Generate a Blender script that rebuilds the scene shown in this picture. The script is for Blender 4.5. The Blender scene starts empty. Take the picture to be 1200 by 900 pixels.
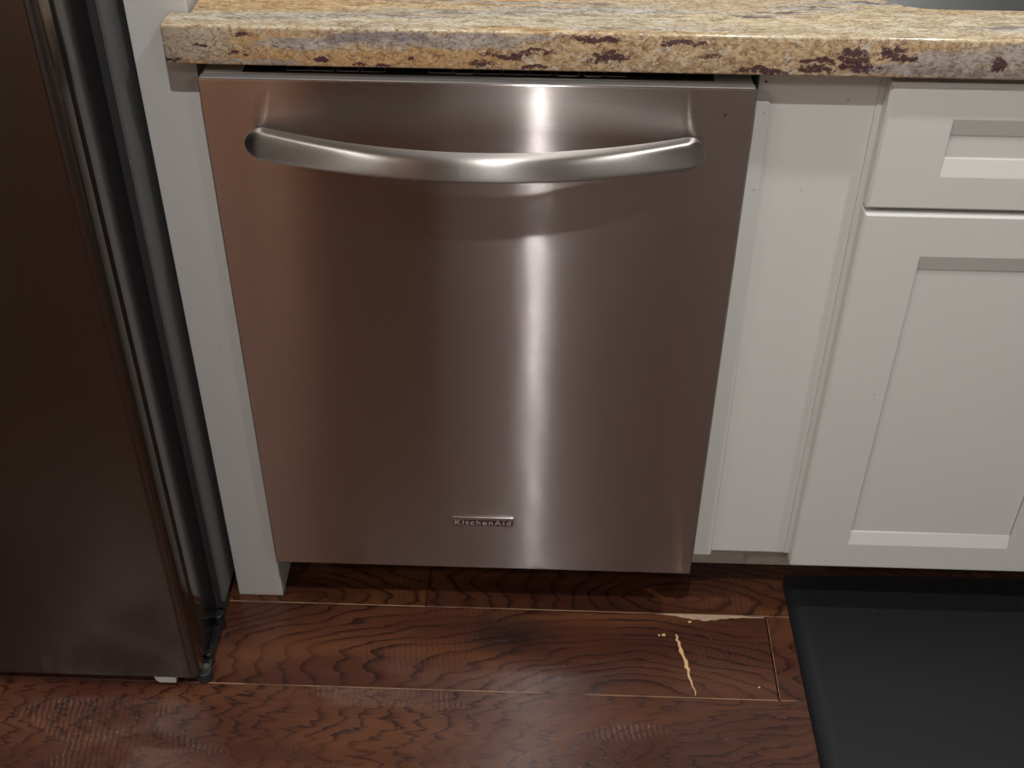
import bpy, bmesh, math, random
from mathutils import Vector, Matrix
R0 = random.Random(7)
C = bpy.context.scene.collection
sc = bpy.context.scene

# ------------------------------------------------------------------ camera
cam = bpy.data.cameras.new('camera'); co = bpy.data.objects.new('camera', cam); C.objects.link(co)
cam.sensor_width = 36.0; cam.lens = 1440 / 1200 * 36.0; cam.clip_start = .02
cr, cu, cf = (Vector((0.9994097, 0.0338930, 0.0056111)), Vector((-0.0255347, 0.6235965, 0.7813292)),
              Vector((-0.0229826, 0.7810113, -0.6240939)))
m = Matrix((cr, cu, -cf)).transposed().to_4x4(); m.translation = Vector((0.3770087, -1.2225475, 1.4335480))
co.matrix_world = m
sc.camera = co

# ------------------------------------------------------------------ world, exposure
w = bpy.data.worlds.new('world'); sc.world = w; w.use_nodes = True
w.node_tree.nodes['Background'].inputs[0].default_value = (.5, .52, .55, 1)
w.node_tree.nodes['Background'].inputs[1].default_value = .05
sc.view_settings.view_transform = 'Standard'; sc.view_settings.look = 'None'
sc.view_settings.gamma = 1; sc.view_settings.use_curve_mapping = False
sc.view_settings.exposure = 0.2

# ceiling can lamps, all but the first two added as fill: x, y, watts, radius
CANS = [(.36, -1.10, 15, .016), (1.15, -.40, 10, .04), (-.80, -1.15, 4, .05), (1.5, -2.1, 6, .06),
        (.36, -2.25, 2.4, .018), (-1.0, -1.95, 12, .06)]
CEIL = 2.44

# ------------------------------------------------------------------ object helpers
def tag(o, label=None, cat=None, group=None, kind=None):
    if label: o['label'] = label
    if cat: o['category'] = cat
    if group: o['group'] = group
    if kind: o['kind'] = kind
    return o
def empty(name, loc=(0, 0, 0), **k):
    o = bpy.data.objects.new(name, None); C.objects.link(o); o.location = loc; o.empty_display_size = .05
    return tag(o, **k)
def link(name, bm, mats, parent=None, smooth=False, bevel=0, seg=2, angle=35):
    me = bpy.data.meshes.new(name); bmesh.ops.recalc_face_normals(bm, faces=bm.faces); bm.to_mesh(me); bm.free()
    if not isinstance(mats, (list, tuple)): mats = [mats]
    for mt in mats: me.materials.append(mt)
    o = bpy.data.objects.new(name, me); C.objects.link(o)
    if parent:
        o.parent = parent; o.location = -world_loc(parent)
    if smooth or bevel:
        for p in me.polygons: p.use_smooth = True
        me.set_sharp_from_angle(angle=math.radians(angle)) if smooth and not bevel else None
    if bevel:
        b = o.modifiers.new('bevel', 'BEVEL'); b.width = bevel; b.segments = seg; b.limit_method = 'ANGLE'
        b.angle_limit = math.radians(30); b.harden_normals = True
    return o
def world_loc(o):
    v = Vector(o.location)
    while o.parent: o = o.parent; v += Vector(o.location)
    return v
def box(bm, x0, x1, y0, y1, z0, z1, mi=0):
    v = [bm.verts.new(p) for p in ((x0,y0,z0),(x1,y0,z0),(x1,y1,z0),(x0,y1,z0),(x0,y0,z1),(x1,y0,z1),(x1,y1,z1),(x0,y1,z1))]
    for f in ((0,1,2,3),(4,5,6,7),(0,1,5,4),(1,2,6,5),(2,3,7,6),(3,0,4,7)):
        bm.faces.new([v[i] for i in f]).material_index = mi
def boxo(name, d, mat, parent=None, bevel=0, seg=2):
    bm = bmesh.new(); box(bm, *d); return link(name, bm, mat, parent, bevel=bevel, seg=seg)
def prism(bm, pts, axis, a0, a1, mi=0):
    """pts is a 2D outline; extruded along the axis 'x','y' or 'z' from a0 to a1"""
    def P(p, a):
        return {'x': (a, p[0], p[1]), 'y': (p[0], a, p[1]), 'z': (p[0], p[1], a)}[axis]
    A = [bm.verts.new(P(p, a0)) for p in pts]; B = [bm.verts.new(P(p, a1)) for p in pts]; n = len(pts)
    bm.faces.new(A).material_index = mi; bm.faces.new(B[::-1]).material_index = mi
    for i in range(n): bm.faces.new((A[i], A[(i+1) % n], B[(i+1) % n], B[i])).material_index = mi
def cyl(bm, c, r, h, axis='z', n=24, r2=None):
    r2 = r if r2 is None else r2
    def P(rr, t, a):
        u, v = rr*math.cos(t), rr*math.sin(t)
        return {'z': (c[0]+u, c[1]+v, c[2]+a), 'y': (c[0]+u, c[1]+a, c[2]+v), 'x': (c[0]+a, c[1]+u, c[2]+v)}[axis]
    A = [bm.verts.new(P(r, 2*math.pi*i/n, 0)) for i in range(n)]; B = [bm.verts.new(P(r2, 2*math.pi*i/n, h)) for i in range(n)]
    bm.faces.new(A); bm.faces.new(B[::-1])
    for i in range(n): bm.faces.new((A[i], A[(i+1) % n], B[(i+1) % n], B[i]))

# ------------------------------------------------------------------ node helpers
class N:
    def __init__(s, name):
        s.m = bpy.data.materials.new(name); s.m.use_nodes = True; s.t = s.m.node_tree
        s.b = s.t.nodes['Principled BSDF']; s.obj = s.n('ShaderNodeTexCoord').outputs['Object']
    def n(s, k): return s.t.nodes.new(k)
    def put(s, sock, v):
        if isinstance(v, bpy.types.NodeSocket): s.t.links.new(v, sock)
        elif isinstance(v, (int, float)): sock.default_value = v
        else: sock.default_value = tuple(v) + ((1,) if len(v) == 3 and sock.type == 'RGBA' else ())
    def set(s, **k):
        for a, v in k.items(): s.put(s.b.inputs[a.replace('_', ' ')], v)
        return s
    def math(s, op, a, b=0.0, c=0.0, clamp=False):
        q = s.n('ShaderNodeMath'); q.operation = op; q.use_clamp = clamp
        s.put(q.inputs[0], a); s.put(q.inputs[1], b); s.put(q.inputs[2], c); return q.outputs[0]
    def vmath(s, op, a, b=(0, 0, 0)):
        q = s.n('ShaderNodeVectorMath'); q.operation = op; s.put(q.inputs[0], a); s.put(q.inputs[1], b)
        return q.outputs['Value'] if op in ('LENGTH', 'DISTANCE') else q.outputs[0]
    def scale(s, v, k): return s.vmath('MULTIPLY', v, k)
    def noise(s, v, sc_=1., det=4., rough=.5, dist=0., col=False, lac=2.):
        q = s.n('ShaderNodeTexNoise'); s.put(q.inputs['Vector'], v); q.inputs['Scale'].default_value = sc_
        q.inputs['Detail'].default_value = det; q.inputs['Roughness'].default_value = rough
        q.inputs['Distortion'].default_value = dist; q.inputs['Lacunarity'].default_value = lac
        return q.outputs['Color'] if col else q.outputs['Fac']
    def voro(s, v, sc_=1., feat='F1', out='Distance'):
        q = s.n('ShaderNodeTexVoronoi'); s.put(q.inputs['Vector'], v); q.inputs['Scale'].default_value = sc_
        q.feature = feat; return q.outputs[out]
    def ramp(s, f, stops, interp='LINEAR'):
        q = s.n('ShaderNodeValToRGB'); s.put(q.inputs[0], f); q.color_ramp.interpolation = interp
        e = q.color_ramp.elements
        while len(e) < len(stops): e.new(.5)
        for i, (p, c) in enumerate(stops):
            e[i].position = p; e[i].color = (c, c, c, 1) if isinstance(c, (int, float)) else tuple(c) + (1,)
        return q.outputs[0]
    def step(s, f, a, b):           # smooth 0..1 between a and b
        q = s.n('ShaderNodeMapRange'); q.interpolation_type = 'SMOOTHSTEP'
        s.put(q.inputs[0], f); q.inputs[1].default_value = a; q.inputs[2].default_value = b
        return q.outputs[0]
    def mix(s, f, a, b, mode='MIX'):
        q = s.n('ShaderNodeMix'); q.data_type = 'RGBA'; q.blend_type = mode
        s.put(q.inputs[0], f); s.put(q.inputs[6], a); s.put(q.inputs[7], b); return q.outputs[2]
    def bump(s, h, strength=.3, dist=.001, nrm=None):
        q = s.n('ShaderNodeBump'); s.put(q.inputs['Height'], h); q.inputs['Strength'].default_value = strength
        q.inputs['Distance'].default_value = dist
        if nrm is not None: s.put(q.inputs['Normal'], nrm)
        return q.outputs[0]
    def sep(s, v):
        q = s.n('ShaderNodeSeparateXYZ'); s.put(q.inputs[0], v); return q.outputs
    def comb(s, x, y, z):
        q = s.n('ShaderNodeCombineXYZ'); s.put(q.inputs[0], x); s.put(q.inputs[1], y); s.put(q.inputs[2], z); return q.outputs[0]

def plain(name, col, rough=.5, metal=0., spec=.5, nscale=40, var=.06, bumpd=.0002, coat=0.):
    q = N(name); n1 = q.noise(q.obj, nscale, 3)
    c = q.mix(n1, tuple(x*(1-var) for x in col), tuple(min(1, x*(1+var)) for x in col))
    q.set(Base_Color=c, Roughness=rough, Metallic=metal, Specular_IOR_Level=spec, Coat_Weight=coat)
    if bumpd: q.set(Normal=q.bump(q.noise(q.obj, nscale*6, 2), .3, bumpd))
    return q.m

# painted cabinetry: slightly warm off-white, semi gloss, faint brush marks and scuffs
def paint(name, col):
    q = N(name)
    n1 = q.noise(q.obj, 5, 3); c = q.mix(n1, tuple(x*.95 for x in col), col)
    sp = q.step(q.noise(q.obj, 90, 2, .4), .775, .79)
    c = q.mix(q.math('MULTIPLY', sp, .35), c, (.30, .27, .24))
    q.set(Base_Color=c, Roughness=q.math('ADD', q.math('MULTIPLY', n1, .12), .36), Specular_IOR_Level=.4)
    q.set(Normal=q.bump(q.noise(q.scale(q.obj, (60, 60, 25)), 4, 3), .12, .0004))
    return q.m
M_white = paint('off_white_cabinet_paint', (.65, .645, .625))
M_panelw = paint('cool_white_panel_paint', (.62, .61, .59))
M_wall = plain('wall_paint', (.55, .52, .47), .7, nscale=20)
M_ceil = plain('ceiling_paint', (.75, .74, .72), .8, nscale=20)
M_black = plain('black_plastic', (.012, .012, .013), .32, spec=.5, nscale=80, bumpd=.0001)
M_rubber = plain('black_rubber', (.018, .018, .019), .6, nscale=80)
M_dark = plain('dark_recess', (.02, .018, .017), .8, nscale=50)
M_greyp = plain('grey_plastic', (.42, .42, .41), .5, nscale=60)
M_line = plain('printed_grey_line', (.55, .57, .60), .5, nscale=60, bumpd=0)
M_chrome = plain('polished_chrome', (.85, .86, .9), .08, 1., nscale=60, bumpd=0)
M_badge = plain('badge_dark_face', (.055, .028, .028), .3, nscale=200)
M_letter = plain('badge_letter_silver', (.62, .56, .56), .35, .6, nscale=200, bumpd=0)
M_kick = plain('toe_kick_paint', (.64, .60, .53), .6, nscale=30)

# brushed stainless steel, brush lines run along X: rough across them, sharp along them
def brushed(name, col, rough=.36, aniso=1., wob=.0, streak=.05, zs=900, spread=0., tail=5.):
    q = N(name)
    st = q.noise(q.scale(q.obj, (6, zs, zs)), 1, 4, .6)
    blot = q.noise(q.scale(q.obj, (1, 1, .5)), 9, 4, .6)
    c = q.mix(q.step(st, .35, .65), tuple(x*(1-streak) for x in col), tuple(min(1, x*(1+streak)) for x in col))
    c = q.mix(q.step(blot, .35, .7), c, tuple(x*.96 for x in col))
    # faint drips and finger smears running down
    sm = q.step(q.noise(q.scale(q.obj, (60, 60, 7)), 1, 3, .6), .62, .75)
    rg = q.math('ADD', rough, q.math('MULTIPLY', sm, .03)); rg = q.math('ADD', rg, q.math('MULTIPLY', blot, .04))
    q.set(Base_Color=c, Metallic=1., Roughness=rg, Anisotropic=aniso, Anisotropic_Rotation=.25)
    q.put(q.b.inputs['Tangent'], q.comb(1., 0., 0.))
    g = q.n('ShaderNodeNewGeometry'); nx = q.sep(g.outputs['Normal'])[0]
    q.set(Anisotropic=q.math('MULTIPLY', q.math('SUBTRACT', 1., q.math('POWER', q.math('ABSOLUTE', nx), 3.)), aniso)); h = q.noise(q.obj, 2.2, 1, .4)
    # hair-fine horizontal brush grooves: their slopes vary up and down only
    def wn(k_):
        t_ = q.n('ShaderNodeTexWhiteNoise'); t_.noise_dimensions = '3D'
        q.put(t_.inputs['Vector'], q.scale(q.obj, (k_*1e3, k_*1.1e4, k_*1.3e4))); return t_.outputs['Value']
    tri = q.math('SUBTRACT', q.math('ADD', q.math('ADD', wn(1.), wn(2.3)), wn(3.7)), 1.5)
    amp = q.math('MULTIPLY_ADD', q.math('POWER', wn(5.1), 4.), spread*tail, spread)
    nz = q.math('MULTIPLY', tri, amp)
    nz = q.math('ADD', nz, q.math('MULTIPLY', q.math('SUBTRACT', st, .5), spread*.4))
    nrm = q.vmath('ADD', g.outputs['Normal'], q.comb(0., 0., nz))
    nrm = q.vmath('NORMALIZE', nrm)
    q.set(Normal=q.bump(h, 1., wob, nrm) if wob else nrm)
    return q.m
M_steel = brushed('brushed_stainless_steel', (.56, .515, .50), .135, spread=.24, wob=.0006)
M_handle = brushed('brushed_handle_steel', (.40, .375, .36), .36, spread=.05)
M_ledge = brushed('satin_steel_ledge', (.55, .54, .52), .35)
M_lip = plain('satin_grey_steel', (.36, .34, .33), .5, .55, nscale=90)
M_sink = brushed('sink_steel', (.50, .52, .53), .5)

# dark, glossy fridge finish
def fridge_mat():
    q = N('dark_polished_steel')
    n1 = q.noise(q.scale(q.obj, (3, 3, 900)), 1, 3); n2 = q.noise(q.obj, 3, 2)
    c = q.mix(n1, (.17, .15, .14), (.20, .18, .165))
    spk = q.step(q.noise(q.obj, 260, 2, .5), .79, .80)
    c = q.mix(spk, c, (.8, .8, .8))
    q.set(Base_Color=c, Metallic=1., Roughness=q.math('ADD', .20, q.math('MULTIPLY', n2, .05)), Anisotropic=.7, Anisotropic_Rotation=.25)
    q.put(q.b.inputs['Tangent'], q.comb(1., 0., 0.))
    return q.m
M_fr = fridge_mat()
def fridge_side():
    q = N('glossy_dark_door_edge')
    n2 = q.noise(q.obj, 3, 2); spk = q.step(q.noise(q.obj, 190, 2, .5), .775, .785)
    c = q.mix(spk, (.10, .094, .09), (.9, .9, .9))
    q.set(Base_Color=c, Metallic=.95, Roughness=q.math('ADD', .13, q.math('MULTIPLY', n2, .05)))
    q.set(Normal=q.bump(q.noise(q.scale(q.obj, (1, 2.5, .8)), 6, 1), .15, .0010))
    return q.m
M_frs = fridge_side()
def fridge_body():
    q = N('textured_dark_grey_cabinet_steel')
    spk = q.step(q.noise(q.obj, 170, 2, .5), .77, .78)
    q.set(Base_Color=q.mix(spk, (.10, .10, .10), (.6, .6, .6)), Roughness=.42, Normal=q.bump(q.noise(q.obj, 900, 2), .5, .0003))
    return q.m
M_frb = fridge_body()

# ------------------------------------------------------------------ granite
def granite():
    q = N('polished_golden_granite')
    P = q.obj
    x, y, z = q.sep(P)
    warp = q.scale(q.vmath('SUBTRACT', q.noise(P, 38, 3, .6, col=True), (.5, .5, .5)), (.026, .014, .020))
    W_ = q.vmath('ADD', P, warp)
    wx, wy, wz = q.sep(W_)
    front = q.step(z, .9225, .9205)          # the slab's cut edge shows the layers end on
    # layered look: bedding runs along x, tight in y on the top, looser in z on the edge
    lay = q.scale(W_, (5., 46., 30.))
    fine = q.scale(W_, (24., 130., 55.))
    big = q.noise(q.scale(W_, (3.2, 22., 17.)), 1, 4, .6)
    flake = q.voro(q.scale(q.vmath('ADD', P, q.scale(q.vmath('SUBTRACT', q.noise(P, 160, 3, .6, col=True), (.5, .5, .5)), (.012, .006, .010))), (170, 330, 215)), 1, out='Color')
    fl = q.sep(flake)[0]
    base = q.ramp(big, [(.30, (.40, .345, .27)), (.42, (.60, .50, .35)), (.52, (.68, .56, .365)), (.62, (.55, .37, .17)), (.75, (.44, .34, .235))])
    base = q.mix(.45, base, q.ramp(fl, [(0, (.36, .25, .14)), (.4, (.58, .42, .25)), (.75, (.68, .54, .36)), (1, (.62, .58, .50))]))
    # edge face: warmer, lower-key tan stone
    def blob(cx, cc, rx, rc, ax, hard=(1.25, .75)):
        dx = q.math('DIVIDE', q.math('SUBTRACT', wx, cx), rx)
        dc = q.math('DIVIDE', q.math('SUBTRACT', ax, cc), rc)
        d = q.math('SQRT', q.math('ADD', q.math('MULTIPLY', dx, dx), q.math('MULTIPLY', dc, dc)))
        return q.step(d, hard[0], hard[1])
    def blobs(lst, ax, hard=(1.25, .75)):
        r = None
        for b in lst:
            v = blob(*b, ax, hard); r = v if r is None else q.math('MAXIMUM', r, v)
        return r
    zz = q.math('ADD', wz, q.math('MULTIPLY', q.math('SUBTRACT', wx, .35), 0.0))
    edge = q.ramp(fl, [(0, (.30, .19, .105)), (.2, (.44, .31, .18)), (.55, (.53, .39, .24)), (.85, (.60, .47, .31)), (1, (.60, .54, .46))])
    edge = q.mix(q.math('MULTIPLY', q.step(q.noise(q.scale(W_, (14, 30, 40)), 1, 4, .6), .45, .68), .45), edge, (.55, .37, .18))
    gold = blobs([(.10, .888, .12, .011), (.25, .893, .10, .010), (.07, .912, .06, .008)], zz)
    edge = q.mix(q.math('MULTIPLY', gold, .5), edge, (.55, .30, .11))
    pale = blobs([(-.01, .912, .055, .016), (-.02, .894, .06, .009)], zz)
    edge = q.mix(q.math('MULTIPLY', pale, .75), edge, (.50, .43, .34))
    greyb = blobs([(.12, .907, .055, .007), (.215, .914, .06, .0085), (.29, .913, .06, .008), (.35, .918, .04, .004), (.80, .903, .050, .010),
                   (.88, .908, .06, .014), (.76, .891, .06, .007), (.84, .888, .09, .006), (.06, .885, .06, .0025)], zz)
    gcol = q.ramp(q.noise(fine, 1.3, 4, .7), [(.3, (.20, .18, .19)), (.5, (.38, .355, .33)), (.7, (.50, .46, .42))])
    edge = q.mix(q.math('MULTIPLY', greyb, .8), edge, gcol)
    dkg = blobs([(.20, .916, .055, .005), (.165, .911, .03, .003)], zz)
    edge = q.mix(q.math('MULTIPLY', dkg, .55), edge, (.17, .15, .17))
    # dark burgundy crystals, gathered in clusters
    cl = blobs([(.335, .898, .035, .0035), (.365, .903, .02, .003), (.305, .888, .018, .004), (.44, .899, .022, .009), (.425, .918, .035, .004), (.36, .884, .022, .003),
                (.51, .916, .020, .004), (.545, .902, .013, .004), (.535, .915, .014, .003), (.60, .886, .030, .005), (.655, .890, .020, .006), (.695, .904, .022, .011), (.735, .908, .015, .009),
                (.66, .899, .030, .003), (.70, .892, .026, .006), (.845, .896, .010, .008), (.755, .904, .010, .003), (.135, .889, .011, .003), (.175, .888, .009, .003), (-.022, .887, .010, .002), (.01, .903, .010, .002),
                (.055, .916, .010, .003), (.048, .893, .012, .002), (.20, .884, .012, .002), (.09, .902, .01, .002), (.23, .89, .006, .003)], zz, (1.5, .3))
    dn = q.noise(q.scale(P, (125, 170, 170)), 1, 7, .82, .6)
    dark_e = q.step(q.math('ADD', dn, q.math('MULTIPLY', cl, .20)), .605, .635)
    # top: layered streaks
    lines = q.noise(lay, 1.2, 6, .72)
    fineL = q.step(q.noise(fine, 1.3, 5, .75), .2, .8)
    top = q.mix(.35, base, q.ramp(fineL, [(.30, (.30, .22, .12)), (.45, (.60, .47, .28)), (.6, (.74, .66, .48)), (.72, (.72, .70, .62))]))
    golda = blobs([(.06, .058, .13, .016), (.25, .075, .18, .016), (.35, .006, .05, .006), (.62, .045, .13, .012), (.15, .12, .3, .03)], wy)
    top = q.mix(q.math('MULTIPLY', golda, .55), top, q.ramp(fineL, [(.3, (.40, .20, .06)), (.55, (.72, .45, .17)), (.7, (.80, .60, .32))]))
    palea = blobs([(.25, .020, .30, .010), (.50, .045, .2, .018), (.72, .04, .12, .03), (.88, .022, .08, .012), (.95, .05, .2, .02)], wy)
    top = q.mix(q.math('MULTIPLY', palea, .5), top, q.ramp(fineL, [(.3, (.45, .40, .28)), (.5, (.74, .68, .50)), (.7, (.80, .77, .64))]))
    blue = blobs([(.08, .026, .09, .0055), (.18, .034, .12, .006), (.30, .046, .12, .006), (.42, .060, .12, .008), (.34, .075, .14, .005),
                  (.66, .075, .055, .006), (.60, .053, .04, .003), (.87, .030, .06, .008), (.71, .092, .06, .006), (.48, .012, .10, .003)], wy, (1.4, .5))
    top = q.mix(q.math('MULTIPLY', blue, .62), top, q.ramp(fineL, [(.30, (.14, .14, .18)), (.45, (.34, .35, .36)), (.65, (.60, .60, .56))]))
    vein = blobs([(.63, .062, .035, .0035), (.67, .078, .035, .004), (.585, .048, .03, .002), (.72, .095, .03, .003), (.755, .07, .02, .0015), (.18, .105, .05, .002)], wy, (1.3, .6))
    top = q.mix(q.math('MULTIPLY', vein, q.step(fineL, .60, .44)), top, (.10, .085, .12))
    dark_t = q.step(lines, .385, .33)
    top = q.mix(q.math('MULTIPLY', dark_t, .75), top, (.20, .13, .10))
    col = q.mix(front, top, edge)
    det = q.noise(q.scale(P, (190, 620, 330)), 1, 5, .75)
    col = q.mix(.8, col, q.ramp(det, [(.34, .22), (.44, .80), (.56, 1.02), (.68, 1.3)]), 'MULTIPLY')
    # thin brown crystal boundaries
    crk = q.math('ABSOLUTE', q.math('SUBTRACT', q.noise(q.scale(W_, (40, 120, 75)), 1, 5, .62), .5))
    col = q.mix(q.math('MULTIPLY', q.step(crk, .022, .004), .72), col, (.15, .08, .055))
    dk = q.mix(q.noise(P, 120, 2), (.022, .011, .018), (.11, .042, .055))
    col = q.mix(q.math('MULTIPLY', q.math('MULTIPLY', dark_e, front), .93), col, dk)
    fleck = q.step(q.noise(q.scale(P, (150, 500, 210)), 1, 3, .5), .71, .74)
    col = q.mix(q.math('MULTIPLY', fleck, .8), col, (.11, .045, .045))
    q.set(Base_Color=col, Roughness=.16, Specular_IOR_Level=.5)
    q.set(Normal=q.bump(q.noise(P, 200, 3), .06, .0003))
    return q.m
M_granite = granite()

# ------------------------------------------------------------------ wood floor
def wood(name, worn=False):
    q = N(name)
    oi = q.n('ShaderNodeObjectInfo'); rnd = oi.outputs['Random']; par = q.sep(oi.outputs['Color'])
    off = q.comb(q.math('MULTIPLY', rnd, 37.), q.math('MULTIPLY', rnd, 91.), 0.)
    P = q.vmath('ADD', q.obj, off)
    x, y, z = q.sep(q.obj)
    # Color carries the plank's grain origin: (x0+2)/4, (y0+.5), waviness
    x0 = q.math('MULTIPLY_ADD', par[0], 4., -2.); y0 = q.math('SUBTRACT', par[1], .5)
    dx = q.math('MULTIPLY', q.math('SUBTRACT', x, x0), .42); dy = q.math('SUBTRACT', y, y0)
    rad = q.math('SQRT', q.math('ADD', q.math('MULTIPLY', dx, dx), q.math('MULTIPLY', dy, dy)))
    wob = q.noise(q.scale(P, (2.6, 8., 1.)), 1, 3, .55)
    jag = q.noise(q.scale(P, (11., 60., 1.)), 1, 4, .6)
    jag2 = q.noise(q.scale(P, (90., 240., 1.)), 1, 2, .6)
    f = q.math('ADD', q.math('MULTIPLY', rad, 64.), q.math('MULTIPLY', wob, 7.0))
    f = q.math('ADD', f, q.math('MULTIPLY', jag, q.math('MULTIPLY', par[2], 3.2)))
    f = q.math('ADD', f, q.math('MULTIPLY', jag2, .22))
    fr = q.math('FRACT', f)
    line = q.math('MULTIPLY', q.math('POWER', q.step(fr, .45, .95), 2.), q.step(fr, 1.0, .96))
    vis = q.step(q.noise(q.scale(P, (5., 14., 1.)), 1, 3, .6), .34, .58)
    line = q.math('MULTIPLY', line, q.math('MULTIPLY_ADD', vis, .65, .35))
    # pores
    pore = q.step(q.noise(q.scale(P, (28., 620., 1.)), 1, 4, .7), .56, .70)
    tone = q.noise(q.scale(P, (2.5, 10., 1.)), 1, 4, .6)
    c = q.ramp(tone, [(.30, (.026, .0085, .0048)), (.48, (.062, .0205, .0095)), (.66, (.120, .046, .018))])
    c = q.mix(q.math('MULTIPLY', rnd, .45), c, (.080, .030, .019))
    c = q.mix(q.math('MULTIPLY', pore, .35), c, (.030, .011, .008))
    c = q.mix(q.math('MULTIPLY', line, .86), c, (.016, .0065, .006))
    # dusty scuffs
    dust = q.step(q.noise(q.obj, 210, 2, .5), .745, .76)
    c = q.mix(q.math('MULTIPLY', dust, .5), c, (.35, .28, .24))
    # chatter marks scraped across the plank
    ch = q.math('SINE', q.math('ADD', q.math('MULTIPLY', x, 780.), q.math('ADD', q.math('MULTIPLY', jag, 9.), q.math('MULTIPLY', y, 90.))))
    chm = q.step(q.noise(q.scale(P, (4., 13., 1.)), 1, 2, .5), .53, .66)
    chat = q.math('MULTIPLY', ch, chm)
    c = q.mix(q.math('MULTIPLY', q.math('MAXIMUM', chat, 0.), .30), c, (.035, .013, .009))
    h = q.math('ADD', q.math('MULTIPLY', chat, .5), q.math('MULTIPLY', line, -.3))
    h = q.math('ADD', h, q.math('MULTIPLY', pore, -.25))
    h = q.math('ADD', h, q.math('MULTIPLY', q.noise(q.scale(P, (7, 22, 1)), 1, 3), 1.6))
    if worn:
        wn = q.math('MULTIPLY', q.step(q.noise(q.scale(P, (14., 14., 1.)), 1, 4, .6), .30, .56), q.step(x, -.13, -.085))
        c = q.mix(q.math('MULTIPLY', wn, .62), c, (.40, .235, .115))
        q.set(Base_Color=c, Roughness=.6)
    else:
        q.set(Base_Color=c, Roughness=q.math('ADD', .15, q.math('MULTIPLY', tone, .14)), Specular_IOR_Level=.38)
        q.set(Normal=q.bump(h, .55, .0009))
    return q.m, q
M_wood, _ = wood('hand_scraped_dark_oak')
M_worn, _ = wood('worn_plank_edge', True)
def stained():                                   # the plank with the dark round stain
    mt, q = wood('stained_dark_oak')
    src = q.b.inputs['Base Color'].links[0].from_socket
    wv = q.vmath('ADD', q.obj, q.scale(q.vmath('SUBTRACT', q.noise(q.obj, 28, 3, .6, col=True), (.5, .5, .5)), (.05, .03, 0)))
    X, Y, Z = q.sep(wv)
    dx = q.math('DIVIDE', q.math('SUBTRACT', X, .345), .085); dy = q.math('DIVIDE', q.math('SUBTRACT', Y, -.030), .048)
    d = q.math('SQRT', q.math('ADD', q.math('MULTIPLY', dx, dx), q.math('MULTIPLY', dy, dy)))
    q.set(Base_Color=q.mix(q.math('MULTIPLY', q.step(d, 1.2, .0), .85), src, (.012, .009, .009)))
    return mt
M_stain = stained()
M_raw = plain('exposed_raw_wood', (.55, .35, .17), .7, nscale=120, var=.2)
M_filler = plain('dry_wood_filler', (.36, .25, .17), .7, nscale=90, var=.35)
M_sub = plain('subfloor', (.02, .012, .009), .9, nscale=30)
M_cab2 = plain('warm_wood_cabinet', (.66, .33, .18), .45, nscale=12, var=.25)
def matm():
    q = N('charcoal_foam_mat')
    n = q.noise(q.obj, 7, 4, .6)
    lint = q.step(q.noise(q.obj, 150, 2, .5), .785, .795)
    c = q.mix(n, (.0052, .0060, .0086), (.0072, .0080, .0106)); c = q.mix(lint, c, (.25, .22, .2))
    q.set(Base_Color=c, Roughness=.62, Specular_IOR_Level=.4, Normal=q.bump(q.noise(q.obj, 700, 3), .5, .0004))
    return q.m
M_mat = matm()

# ------------------------------------------------------------------ the setting
XL, XR, YB, YF = -1.15, 2.7, .68, -2.75
floor = boxo('floor', (XL, XR, YF, YB, -.06, -.016), M_sub); tag(floor, kind='structure')
def plank(x0, x1, y0, y1, mat=None, grain=None):
    g = .0004; c = .0009; t = -.015
    bm = bmesh.new()
    if (x1, y1) == (.7283, Y1): x1 -= .0018
    xa, xb, ya, yb = x0+g, x1-g, y0+g, y1-g
    bot = [bm.verts.new(p) for p in ((xa,ya,t),(xb,ya,t),(xb,yb,t),(xa,yb,t))]
    mid = [bm.verts.new(p) for p in ((xa,ya,-c),(xb,ya,-c),(xb,yb,-c),(xa,yb,-c))]
    top = [bm.verts.new(p) for p in ((xa+c,ya+c,0),(xb-c,ya+c,0),(xb-c,yb-c*.3,0),(xa+c,yb-c*.3,0))]
    bm.faces.new(top); bm.faces.new(bot[::-1])
    for i in range(4):
        j = (i+1) % 4
        bm.faces.new((bot[i], bot[j], mid[j], mid[i]))
        f = bm.faces.new((mid[i], mid[j], top[j], top[i]))
        f.material_index = 1 if i == 0 else 0
    o = link('plank', bm, [mat or M_wood, M_worn], floor)
    g_ = grain or (R0.uniform(-1.8, 1.8), (y0+y1)/2 + R0.uniform(-.09, .09), R0.uniform(.25, .9))
    o.color = ((g_[0]+2)/4, g_[1]+.5 if abs(g_[1]) < 3 else .5, g_[2], 1)
    return o
PW = .1543; Y1 = .0232
special = {}
for k in range(-18, 5):
    ya, yb = Y1 + (k-1)*PW, Y1 + k*PW
    if yb <= YF or ya >= YB: continue
    ya, yb = max(ya, YF), min(yb, YB)
    if k == 1: cuts = [XL, -.95, .2115, 1.42, XR]
    elif k == 0: cuts = [XL, -.52, .7283, 1.9, XR]
    elif k == -1: cuts = [XL, -.62, 1.15, 2.2, XR]
    else:
        x = XL - R0.uniform(0, .9); cuts = [XL]
        while True:
            x += R0.choice((.9, 1.2, 1.5))
            if x > XR - .15: break
            if x > XL + .15: cuts.append(x)
        cuts.append(XR)
    for a, b in zip(cuts, cuts[1:]):
        mat, gr = None, None
        if k == 0 and a == -.52: mat, gr = M_stain, (.52, -.175, .22)
        elif k == 0 and a == .7283: gr = (1.9, -.05, .15)
        elif k == 1 and a == -.95: gr = (.02, .035, .12)
        elif k == 1 and a == .2115: gr = (.62, .055, .15)
        elif k == -1 and a == -.62: gr = (.95, -.30, .95)
        o = plank(a, b, ya, yb, mat, gr); special[(k, round(a, 4))] = o
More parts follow.
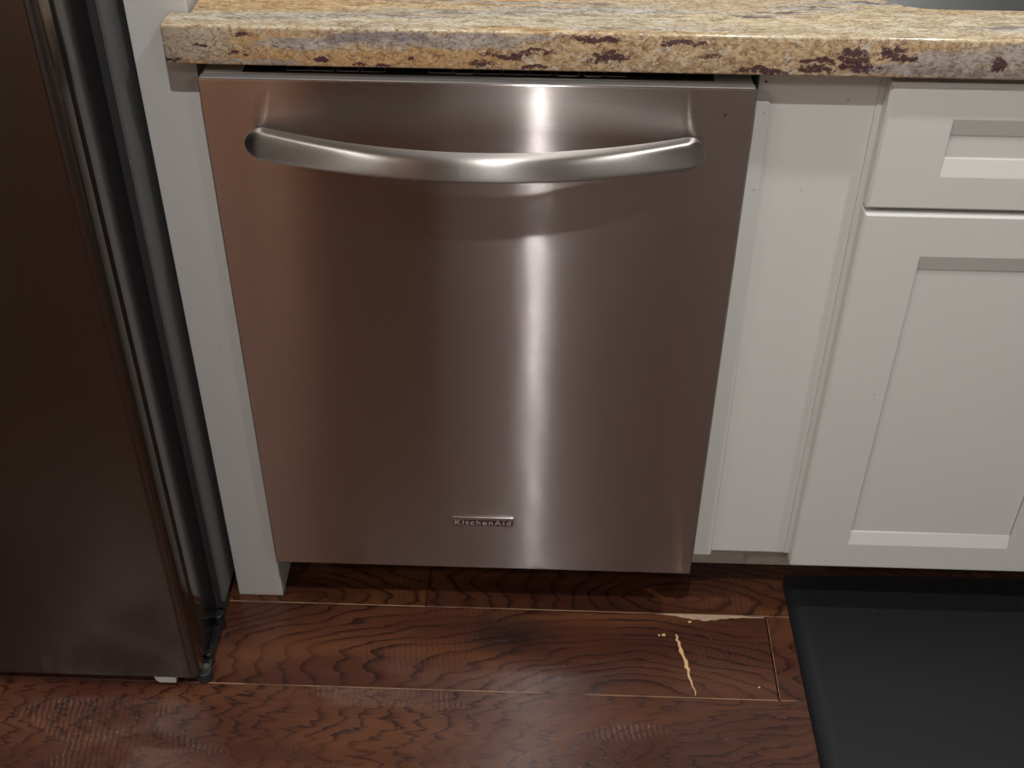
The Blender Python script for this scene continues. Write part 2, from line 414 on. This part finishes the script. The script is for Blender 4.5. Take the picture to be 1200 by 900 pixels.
# marks worn into the middle plank
P0 = special[(0, -.52)]
def patch(name, pts, mat, parent, z=.0003):
    bm = bmesh.new(); prism(bm, pts, 'z', -.0012, z); return link(name, bm, mat, parent)
def jagged(p0, p1, w0, wm, n=22, seed=3):
    r = random.Random(seed); a, b = Vector(p0), Vector(p1); d = (b-a).normalized(); nn = Vector((-d.y, d.x))
    L, Rr = [], []
    for i in range(n+1):
        t = i/n; w_ = w0 + (wm-w0)*math.sin(math.pi*min(1, t*1.15)**.8) if t < .87 else w0
        c = a + (b-a)*t + nn*r.uniform(-.0012, .0012)
        L.append(c + nn*(w_*r.uniform(.5, 1.2))); Rr.append(c - nn*(w_*r.uniform(.5, 1.2)))
    return [tuple(v) for v in L] + [tuple(v) for v in Rr[::-1]]
patch('gouge', jagged((.5885, -.0165), (.6095, -.1265), .0009, .0030, seed=5), M_raw, P0)
ch = [(.560, .0221), (.60, .0228), (.645, .0229), (.69, .0226), (.724, .0214), (.724, .0204), (.705, .0196), (.692, .0199), (.680, .0178), (.674, .0186), (.667, .0160), (.658, .0163), (.650, .0128),
      (.644, .0136), (.637, .0108), (.630, .0112), (.624, .0138), (.616, .0130), (.611, .0152), (.600, .0165), (.594, .0186), (.580, .0203)]
patch('filled_chip', ch, M_filler, P0, z=.0004)
for cx_, cy_, rr in ((.5635, -.0190, .0017), (.5705, -.0182, .0026), (.7010, -.1085, .0016), (.611, .0085, .0022)):
    pts = [(cx_ + rr*R0.uniform(.7, 1.2)*math.cos(a*math.pi/5)*1.2, cy_ + rr*R0.uniform(.7, 1.2)*math.sin(a*math.pi/5)) for a in range(10)]
    patch('chipped_spot', pts, M_raw, P0)
bm = bmesh.new(); box(bm, .7279, .7287, -.1295, .0215, -.001, -.0004); link('joint_filler', bm, M_worn, P0)

def struct(name, d, mat): return tag(boxo(name, d, mat), kind='structure')
struct('wall_back', (XL-.1, XR+.1, YB, YB+.1, -.06, CEIL), M_wall)
struct('wall_left', (XL-.1, XL, YF, YB, -.06, CEIL), M_wall)
struct('wall_right', (XR, XR+.1, YF, YB, -.06, CEIL), M_wall)
struct('wall_front', (XL-.1, XR+.1, YF-.1, YF, -.06, CEIL), M_wall)
struct('ceiling', (XL-.1, XR+.1, YF-.1, YB+.1, CEIL, CEIL+.1), M_ceil)

# recessed ceiling lights, including the added fill cans
em = N('lamp_lens'); em.set(Base_Color=(.9, .9, .9), Emission_Color=(1, .93, .84), Emission_Strength=2.)
for i, (lx, ly, W_, lr) in enumerate(CANS):
    t = empty('recessed_light', (lx, ly, CEIL), label=('round recessed ceiling light ' + ['above the dishwasher front', 'above the sink cabinet', 'added as fill before the refrigerator',
        'added as fill over the far right of the kitchen', 'added as fill behind the cook in the middle', 'added to brighten the pantry at the far left of the kitchen'][i]), cat='ceiling light')
    bm = bmesh.new(); n = 32; ring = []
    for (r, z) in ((.062, -.001), (.085, -.001), (.085, -.006), (.066, -.008), (.062, -.004)):
        ring.append([bm.verts.new((lx+r*math.cos(2*math.pi*j/n), ly+r*math.sin(2*math.pi*j/n), CEIL+z)) for j in range(n)])
    for a in range(len(ring)):
        b = (a+1) % len(ring)
        for j in range(n): bm.faces.new((ring[a][j], ring[a][(j+1) % n], ring[b][(j+1) % n], ring[b][j]))
    link('trim_ring', bm, M_ceil, t, smooth=True)
    bm = bmesh.new(); cyl(bm, (lx, ly, CEIL-.004), .0615, .0035, n=32); link('lens', bm, em.m, t)
    L = bpy.data.lights.new('can_lamp', 'AREA'); L.shape = 'DISK'; L.size = lr*2; L.energy = W_; L.color = (1, .985, .965)
    L.spread = math.radians(150)
    lo = bpy.data.objects.new('can_lamp', L); C.objects.link(lo); lo.parent = t; lo.location = (0, 0, -.0085)

# ------------------------------------------------------------------ dishwasher
DZ0, DZ1, DW = .1142, .865, .600
dw = empty('dishwasher', (.30, .30, 0), label='stainless steel dishwasher with a bowed bar handle below the granite countertop', cat='dishwasher')
bm = bmesh.new(); pts = [(0, DZ1-.0), (0.0138, DZ1-.0), (.0138, DZ1-.012), (.03, DZ1-.012), (.03, DZ0), (0, DZ0)]
prism(bm, [(p[0], p[1]) for p in pts], 'x', 0, DW); link('outer_panel', bm, M_steel, dw, bevel=.0016, seg=3)
boxo('door_lip', (.0022, DW-.0022, .0020, .0136, DZ1-.002, DZ1+.0004), M_lip, dw, bevel=.0002)
boxo('top_trim', (.0035, DW-.0035, .0142, .048, DZ1-.010, DZ1+.0012), M_ledge, dw, bevel=.0009)
cs = boxo('control_strip', (.046, .5555, .0155, .046, DZ1-.004, DZ1+.0018), M_black, dw, bevel=.0003)
BT = [(.0935,.1182),(.1201,.1448),(.1476,.1715),(.1742,.2),(.2478,.2735),(.2745,.2984),(.3012,.326),(.3279,.3537),(.3555,.3804),(.385,.4109),(.4155,.4376),(.4395,.4616)]
for k, (a, b) in enumerate(BT):
    bm = bmesh.new(); z0, z1 = DZ1+.0017, DZ1+.0021; y0 = .0215
    box(bm, a+.001, b-.001, y0, y0+.0006, z0, z1); box(bm, a, a+.0006, y0+.0004, y0+.0105, z0, z1); box(bm, b-.0006, b, y0+.0004, y0+.0105, z0, z1)
    if k in (5, 9, 10):
        q_ = a + .003
        while q_ < b - .004:
            ww = R0.uniform(.0006, .0014); box(bm, q_, q_+ww, y0-.0022, y0-.0008, z0, z1); q_ += ww+.0006
    link('button', bm, M_line, cs)
# tub body behind the door, side flanges and base
boxo('tub', (.006, DW-.006, .05, .62, .12, .858), M_dark, dw)
boxo('kick_plate', (.012, DW-.012, .125, .135, .002, .118), M_black, dw)
for sx in (.03, DW-.06): boxo('levelling_foot', (sx, sx+.03, .17, .20, .0005, .12), M_black, dw)
# handle: bowed bar, flattened section, rounded ends that meet the door
bm = bmesh.new(); NS, NR = 72, 28; x_0, x_1 = .050, .5490; rings = []
for i in range(NS+1):
    t = i/NS; s_ = -math.cos(math.pi*t)              # -1..1, dense at the ends
    xc = (x_0+x_1)/2 + (x_1-x_0)/2*s_
    yc = -.0135 - .0500*(1-abs(s_)**2.0)
    dy = -.0500*(-2*s_)/((x_1-x_0)/2)
    T = Vector((1, dy, 0)).normalized(); Nn = Vector((-T.y, T.x, 0))
    dist = (x_1-x_0)/2*(1-abs(s_)); cap = math.sqrt(max(0., 1-max(0, 1-dist/.020)**2))
    hz = (.0150 + .0026*abs(s_)**2)*max(cap, .02); hy = .0120*(max(cap, .02)**.28); ring = []
    for j in range(NR):
        a = 2*math.pi*j/NR; ca, sa = math.cos(a), math.sin(a); e = 2/3.3
        u = math.copysign(abs(ca)**e, ca)*hy; v = math.copysign(abs(sa)**e, sa)*hz
        p = Vector((xc, yc, .7990 - .0006*s_)) + Nn*u + Vector((0, 0, v)); p.y = min(p.y, .0004)
        ring.append(bm.verts.new(p))
    rings.append(ring)
for a, b in zip(rings, rings[1:]):
    for j in range(NR): bm.faces.new((a[j], a[(j+1) % NR], b[(j+1) % NR], b[j]))
bm.faces.new(rings[0]); bm.faces.new(rings[-1][::-1])
link('handle', bm, M_handle, dw, smooth=True, angle=60)
# badge
bx0, bx1, bz0, bz1 = .2583, .3448, .2025, .2185
bd = boxo('badge', (bx0, bx1, -.0022, .0003, bz0, bz1), M_chrome, dw, bevel=.0012, seg=3)
boxo('badge_face', (bx0+.0016, bx1-.0016, -.0026, -.0015, bz0+.0010, bz1-.0040), M_badge, bd)
fc = bpy.data.curves.new('lettering', 'FONT'); fc.body = 'KitchenAid'; fc.size = .0118; fc.extrude = .0003; fc.align_x = 'CENTER'; fc.align_y = 'CENTER'; fc.space_character = 1.28
fc.offset = .00018
fo = bpy.data.objects.new('tmp', fc); C.objects.link(fo); bpy.context.view_layer.update()
me = bpy.data.meshes.new_from_object(fo.evaluated_get(bpy.context.evaluated_depsgraph_get())); bpy.data.objects.remove(fo)
me.name = 'lettering'; xs = [v.co.x for v in me.vertices]; wd = max(xs)-min(xs); k = (bx1-bx0-.008)/wd
mx = (max(xs)+min(xs))/2; ys = [v.co.y for v in me.vertices]; my = (max(ys)+min(ys))/2
me.transform(Matrix.Translation(((bx0+bx1)/2, -.0027, (bz0+bz1)/2-.0015)) @ Matrix.Rotation(math.pi/2, 4, 'X') @ Matrix.Scale(k, 4, (1, 0, 0)) @ Matrix.Translation((-mx, -my, 0)))
me.materials.clear(); me.materials.append(M_letter)
lt = bpy.data.objects.new('lettering', me); C.objects.link(lt); lt.parent = bd
lt.location = -world_loc(bd)
bm = bmesh.new(); cyl(bm, (.5689, -.0002, .8348), .0015, .0006, 'y', 12); tag(link('pinhole', bm, M_dark, dw), label='tiny dark pinhole in the steel')

# ------------------------------------------------------------------ sink base cabinet with filler
cab = empty('sink_base_cabinet', (1.05, .30, 0), label='off-white sink base cabinet with shaker doors right of the dishwasher', cat='cabinet')
YFc = .036; CX0, CX1 = .6065, 1.52
boxo('filler_panel', (CX0, .7375, YFc, YFc+.02, .127, .879), M_white, cab, bevel=.0008)
bm = bmesh.new()
st = [(.6062, .1205), (.6318, .1205), (.6290, .45), (.6225, .833), (.6195, .8365), (.6062, .8365)]
prism(bm, st, 'y', YFc-.0032, YFc-.0001); link('filler_strip', bm, M_white, cab, bevel=.001)
boxo('face_frame', (.7375, CX1, YFc-.0012, YFc+.02, .127, .879), M_white, cab, bevel=.0006)
for a in (CX0, CX1-.018):
    bm = bmesh.new(); prism(bm, [(YFc+.0205, .127), (YFc+.0205, .879), (.60, .879), (.60, .002), (.1425, .002), (.1425, .127)], 'x', a, a+.0135)
    link('side_panel', bm, M_white, cab)
boxo('bottom_shelf', (.6205, CX1-.0185, YFc+.0205, .60, .127, .145), M_white, cab)
boxo('toe_kick', (CX0, CX1, .1300, .142, .001, .1265), M_kick, cab)
for hx, hz in ((.6142, .858), (.6165, .822), (.6175, .726)):
    bm = bmesh.new(); cyl(bm, (hx, YFc-.0036 if hz < .83 else YFc-.0004, hz), .0013, .0006, 'y', 10); link('nail_hole', bm, M_dark if hz > .85 else M_greyp, cab)
def front(name, x0, x1, z0, z1, sw, rb, rt, parent):
    """shaker front: one painted frame whose top and bottom rails slope in towards the recessed centre panel"""
    yf, yb, dp, wb, c = .014, YFc-.0014, .0052, .0210, .0032
    e = empty_part(name, parent, (x0, yf, z0))
    a, b, lo_, hi = x0+sw, x1-sw, z0+rb, z1-rt
    bm = bmesh.new(); V = lambda x, y, z: bm.verts.new((x, y, z))
    O = [V(x0+c, yf, z0+c), V(x1-c, yf, z0+c), V(x1-c, yf, z1-c), V(x0+c, yf, z1-c)]
    S = [V(x0, yf+c, z0), V(x1, yf+c, z0), V(x1, yf+c, z1), V(x0, yf+c, z1)]
    B = [V(x0, yb, z0), V(x1, yb, z0), V(x1, yb, z1), V(x0, yb, z1)]
    I = [V(a, yf, lo_), V(b, yf, lo_), V(b, yf, hi), V(a, yf, hi)]
    J = [V(a, yf+dp, lo_+wb), V(b, yf+dp, lo_+wb), V(b, yf+dp, hi-wb), V(a, yf+dp, hi-wb)]
    K = [V(a, yf+dp+.0016, lo_+wb), V(b, yf+dp+.0016, lo_+wb), V(b, yf+dp+.0016, hi-wb), V(a, yf+dp+.0016, hi-wb)]
    for i in range(4):
        j = (i+1) % 4
        bm.faces.new((O[i], O[j], I[j], I[i])); bm.faces.new((S[i], S[j], O[j], O[i])); bm.faces.new((B[i], B[j], S[j], S[i]))
        bm.faces.new((J[i], J[j], K[j], K[i]))
    bm.faces.new((I[0], I[1], J[1], J[0])); bm.faces.new((I[2], I[3], J[3], J[2]))
    for (p, q2, r_, t_) in ((0, 3, 1, 1), (1, 2, 1, 1)):
        w0 = V(I[p].co.x, yf+dp+.0016, I[p].co.z); w1 = V(I[q2].co.x, yf+dp+.0016, I[q2].co.z)
        bm.faces.new((I[p], I[q2], w1, w0)); bm.faces.new((I[p], w0, K[p], J[p])); bm.faces.new((I[q2], J[q2], K[q2], w1))
    bm.faces.new(B[::-1])
    bmesh.ops.remove_doubles(bm, verts=bm.verts, dist=1e-6)
    f = link('frame', bm, M_white, e, bevel=.0008, seg=3); f.modifiers['bevel'].angle_limit = math.radians(9)
    boxo('centre_panel', (a+.0001, b-.0001, yf+dp+.0014, yb-.001, lo_+.0002, hi-.0002), M_white, e)
    return e
def empty_part(name, parent, loc):
    o = bpy.data.objects.new(name, None); C.objects.link(o); o.parent = parent; o.location = Vector(loc) - world_loc(parent); o.empty_display_size = .02
    return o
front('drawer_front', .7440, 1.4975, .7147, .8693, .0744, .0430, .0409, cab)
front('door', .7440, 1.1185, .1215, .7091, .0750, .0480, .0565, cab)
front('door', 1.1230, 1.4975, .1215, .7091, .0750, .0480, .0565, cab)

# ------------------------------------------------------------------ countertop and sink
def slab(outer, hole, z0, z1, bev, name, mat, parent=None):
    cu_ = bpy.data.curves.new(name, 'CURVE'); cu_.dimensions = '2D'; cu_.fill_mode = 'BOTH'
    for pts in [outer] + ([hole] if hole else []):
        s_ = cu_.splines.new('POLY'); s_.points.add(len(pts)-1); s_.use_cyclic_u = True
        for i, p in enumerate(pts): s_.points[i].co = (p[0], p[1], 0, 1)
    cu_.extrude = (z1-z0)/2-bev; cu_.bevel_depth = bev; cu_.bevel_resolution = 3; cu_.offset = -bev
    o = bpy.data.objects.new('tmp', cu_); C.objects.link(o); bpy.context.view_layer.update()
    me = bpy.data.meshes.new_from_object(o.evaluated_get(bpy.context.evaluated_depsgraph_get())); bpy.data.objects.remove(o)
    me.transform(Matrix.Translation((0, 0, (z0+z1)/2))); me.name = name; me.materials.clear(); me.materials.append(mat)
    ob = bpy.data.objects.new(name, me); C.objects.link(ob); ob.parent = parent
    return ob
def rrect(x0, x1, y0, y1, r, n=10):
    out = []
    for cx_, cy_, a0 in ((x1-r, y1-r, 0), (x0+r, y1-r, 90), (x0+r, y0+r, 180), (x1-r, y0+r, 270)):
        for i in range(n+1):
            a = math.radians(a0 + 90*i/n); out.append((cx_+r*math.cos(a), cy_+r*math.sin(a)))
    return out
outer = [(-.0285, 0), (-.030, .0015), (-.030, .0325), (-.0285, .034), (-.0065, .034), (-.0065, .66), (2.2, .66), (2.2, 0)]
ct = slab(outer, rrect(.722, 1.44, .0815, .50, .075), .8805, .925, .003, 'countertop', M_granite)
tag(ct, 'thick gold and cream granite countertop with burgundy flecks over the dishwasher', 'countertop')
# basin
sk = empty('sink', (1.08, .29, .88), label='grey stainless undermount sink set into the granite countertop', cat='sink')
bm = bmesh.new(); loops = []
for (d, z, r) in ((-.012, .8796, .075), (.000, .8796, .070), (.004, .872, .068), (.006, .70, .064), (.016, .686, .055), (.05, .680, .03), (.05, .6785, .03), (.014, .6845, .056), (.004, .70, .066), (.002, .870, .069), (-.012, .8775, .075)):
    loops.append([bm.verts.new((p[0], p[1], z)) for p in rrect(.722+d, 1.44-d, .0815+d, .50-d, r)])
for a, b in zip(loops[:6], loops[1:6]):
    n = len(a)
    for j in range(n): bm.faces.new((a[j], a[(j+1) % n], b[(j+1) % n], b[j]))
bm.faces.new(loops[5])
for a, b in zip(loops[6:], loops[7:]):
    for j in range(n): bm.faces.new((a[j], a[(j+1) % n], b[(j+1) % n], b[j]))
bm.faces.new(loops[6])
for j in range(n): bm.faces.new((loops[0][j], loops[0][(j+1) % n], loops[-1][(j+1) % n], loops[-1][j]))
link('basin', bm, M_sink, sk, smooth=True)
bm = bmesh.new(); cyl(bm, (1.08, .30, .6802), .045, .002, n=32); link('drain', bm, M_chrome, sk)

# ------------------------------------------------------------------ tall end panel between fridge and dishwasher
bm = bmesh.new(); r = random.Random(4)
box(bm, -.0765, -.0088, .036, .655, .0008, 1.95)
ep = link('end_panel', bm, M_panelw, bevel=.0012, seg=2)
tag(ep, 'tall white painted end panel standing between refrigerator and dishwasher', 'panel')
for i_ in range(9):
    cx_ = -.070 + .0072*i_ + r.uniform(-.002, .002); w_ = r.uniform(.0008, .0028); h_ = r.uniform(.001, .0045)
    bm = bmesh.new(); prism(bm, [(cx_-w_, .0008), (cx_+w_, .0008), (cx_+w_*.3, .0008+h_), (cx_-w_*.5, .0008+h_*.7)], 'y', .0357, .0362); link('paint_chip', bm, M_filler, ep)
bm = bmesh.new(); box(bm, -.0764, -.0089, .03585, .0361, .1070, .1076); link('joint_line', bm, M_greyp, ep)
# ------------------------------------------------------------------ refrigerator
FX, FY = -.093, -.1435
fr = empty('refrigerator', (-.55, .25, 0), label='tall dark stainless refrigerator at the left beside the white end panel', cat='refrigerator')
boxo('cabinet', (-1.0, -.0850, -.0070, .64, .03, 1.76), M_frb, fr, bevel=.002)
def fr_door(name, x0, x1, side):
    e = empty_part(name, fr, (x1, FY, .02))
    # front skin with rounded edge and folded sides
    rr = .013; pts = []
    for i in range(9):
        a = math.radians(180 + 90*i/8); pts.append((x0+rr+rr*math.cos(a), FY+rr+rr*math.sin(a)))
    for i in range(9):
        a = math.radians(270 + 90*i/8); pts.append((x1-rr+rr*math.cos(a), FY+rr+rr*math.sin(a)))
    pts += [(x1, FY+.030), (x0, FY+.030)]
    bm = bmesh.new(); prism(bm, pts, 'z', .027, 1.75); link('front_skin', bm, M_fr, e, smooth=True, angle=50)
    bm = bmesh.new(); prism(bm, [(x0+.001, FY+.0302), (x1-.004, FY+.0302), (x1-.005, FY+.034), (x1-.0045, FY+.038), (x0+.001, FY+.038)], 'z', .028, 1.749)
    link('edge_groove', bm, M_black, e)
    # rounded lip then the broad glossy edge
    pts = [(x0, FY+.0382), (x1-.003, FY+.0382)]
    for i in range(7):
        a = math.radians(-90 + 90*i/6); pts.append((x1-.005+.005*math.cos(a), FY+.0432+.005*math.sin(a)))
    pts += [(x1-.0012, FY+.052), (x1-.0012, FY+.1235), (x1-.0035, FY+.1265), (x0, FY+.1265)]
    bm = bmesh.new(); prism(bm, pts, 'z', .028, 1.748); link('door_liner', bm, M_frs, e, smooth=True, angle=50)
    bm = bmesh.new()
    n = 9
    prof = [(x0+.01, FY+.1268), (x1-.004, FY+.1268), (x1-.002, FY+.1285), (x1-.004, FY+.1300), (x1+.003, FY+.1330), (x1+.0035, FY+.1360), (x0+.01, FY+.1360)]
    prism(bm, prof, 'z', .024, 1.745); link('gasket', bm, M_rubber, e)
    return e
d1 = fr_door('door', -.5445, FX, 1)
d2 = fr_door('door', -1.0, -.5475, -1)
for hx, e in ((-.60, d2), (-.49, d1)):
    bm = bmesh.new(); box(bm, hx-.012, hx+.012, FY-.055, FY-.035, .75, 1.55)
    box(bm, hx-.009, hx+.009, FY-.036, FY, .78, .80); box(bm, hx-.009, hx+.009, FY-.036, FY, 1.50, 1.52)
    link('door_handle', bm, M_handle, e, bevel=.004)
boxo('base_grille', (-.97, -.150, -.045, -.03, .004, .085), M_black, fr)
# lower hinge: bracket, rubber stop, barrel and screws along the bottom right edge
hg = boxo('hinge_bracket', (-.118, -.0885, -.128, .030, .0040, .0125), M_black, fr, bevel=.0015)
bm = bmesh.new(); cyl(bm, (-.0930, -.122, .0015), .0125, .017, 'z', 20, .0115); link('hinge_barrel', bm, M_rubber, hg, bevel=.002)
bm = bmesh.new(); cyl(bm, (-.0900, -.118, .0185), .0055, .003, 'z', 6); link('hinge_nut', bm, plain('dull_metal', (.25, .24, .22), .4, .8), hg)
bm = bmesh.new(); cyl(bm, (-.0925, -.094, .003), .0085, .020, 'z', 16, .006); link('hinge_spacer', bm, M_black, hg, bevel=.0015)
bm = bmesh.new()
pts = []
for i in range(9):
    t = i/8; pts.append((-.112+.075*t, .004+.018*(1-abs(2*t-.6)) if False else .004+.014*math.sin(math.pi*(t*.8+.1))))
prism(bm, [(p[0], p[1]) for p in pts] + [(-.037, .003), (-.112, .003)], 'x', -.096, -.0862); link('hinge_lever', bm, M_black, hg, bevel=.002)
bm = bmesh.new(); cyl(bm, (-.0915, -.028, .004), .0095, .026, 'z', 16, .0075); link('caster_stem', bm, M_greyp if False else M_black, hg, bevel=.0015)
bm = bmesh.new(); cyl(bm, (-.101, .012, .0185), .0175, .013, 'x', 24); link('roller', bm, M_rubber, fr, bevel=.002)
bm = bmesh.new(); prism(bm, [(-.1580, .0268), (-.1260, .0268), (-.1275, .0125), (-.1520, .0120), (-.1565, .0175)], 'y', FY+.001, -.110)
tag(link('foot_cover', bm, M_greyp, fr, bevel=.0012), label='pale grey plastic foot cover')

# ------------------------------------------------------------------ kitchen mat
bm = bmesh.new()
ang = math.radians(1.15); cx_, cy_ = .7605, .108
def mp(u, v): return (cx_ + u*math.cos(ang) + v*math.sin(ang)*-1, cy_ + u*math.sin(ang) + v*math.cos(ang))
lo = []; levels = ((0, .0008), (0, .0025), (.006, .0085), (.013, .0125), (.017, .0135))
for d, z in levels:
    lo.append([bm.verts.new((*mp(p[0], p[1]), z)) for p in rrect(d, 1.0-d, -.50+d, 0-d, .02, 5)])
n = len(lo[0])
for a, b in zip(lo, lo[1:]):
    for j in range(n): bm.faces.new((a[j], a[(j+1) % n], b[(j+1) % n], b[j]))
bm.faces.new(lo[-1]); bm.faces.new(lo[0][::-1])
mt = link('kitchen_mat', bm, M_mat, smooth=True, angle=60)
tag(mt, 'black cushioned kitchen mat on the wood floor before the sink cabinet', 'mat')

# ------------------------------------------------------------------ furnishings added for the reflections they give the steel (behind the camera, seen only mirrored)
dd = boxo('dark_reflection_door', (-.375, .055, YF+.0002, YF+.04, .001, 2.03), plain('dark_reflection_wood', (.10, .055, .04), .5, nscale=14, var=.2), bevel=.003); tag(dd, kind='structure')  # unseen door added to put a dark band in the steel's reflection
oc = empty('added_pantry_cabinet', (-.53, -2.55, 0), label='tall warm brown wooden pantry cabinet added opposite the refrigerator as a warm reflection', cat='cabinet')  # unseen, added as a warm reflection for the dishwasher door's left side
boxo('body', (-.82, -.385, -2.745, -2.40, .002, 2.1), M_cab2, oc, bevel=.004)
for a, b in ((-.81, -.605), (-.60, -.395)):
    d_ = boxo('door', (a, b, -2.399, -2.38, .10, 2.08), M_cab2, oc, bevel=.003)
    boxo('knob', ((-.635 if a < -.8 else -.585), (-.625 if a < -.8 else -.575), -2.38, -2.36, 1.0, 1.012), M_chrome, d_, bevel=.003)

isl = empty('added_kitchen_island', (1.3, -2.2, 0), label='dark grey kitchen island added behind the cook for its reflection, opposite the sink cabinet', cat='island')  # unseen, added to mirror as grey in the dishwasher door's right side
M_isl = plain('dark_grey_island_paint', (.36, .335, .345), .5, nscale=20)
boxo('body', (.10, 2.5, -2.6, -1.78, .002, .86), M_isl, isl, bevel=.003)
for i in range(4):
    d_ = boxo('door', (.14+.59*i, .70+.59*i, -1.779, -1.76, .12, .83), M_isl, isl, bevel=.003)
boxo('worktop', (.06, 2.54, -2.64, -1.74, .861, .90), M_granite, isl, bevel=.003)

boxo('reflection_strip', (-.525, -.405, -2.3795, -2.372, .12, 2.06), plain('pale_reflection_strip', (.80, .50, .33), .5, nscale=14), oc, bevel=.002)  # pale strip added so the mirrored pantry shows a lighter band
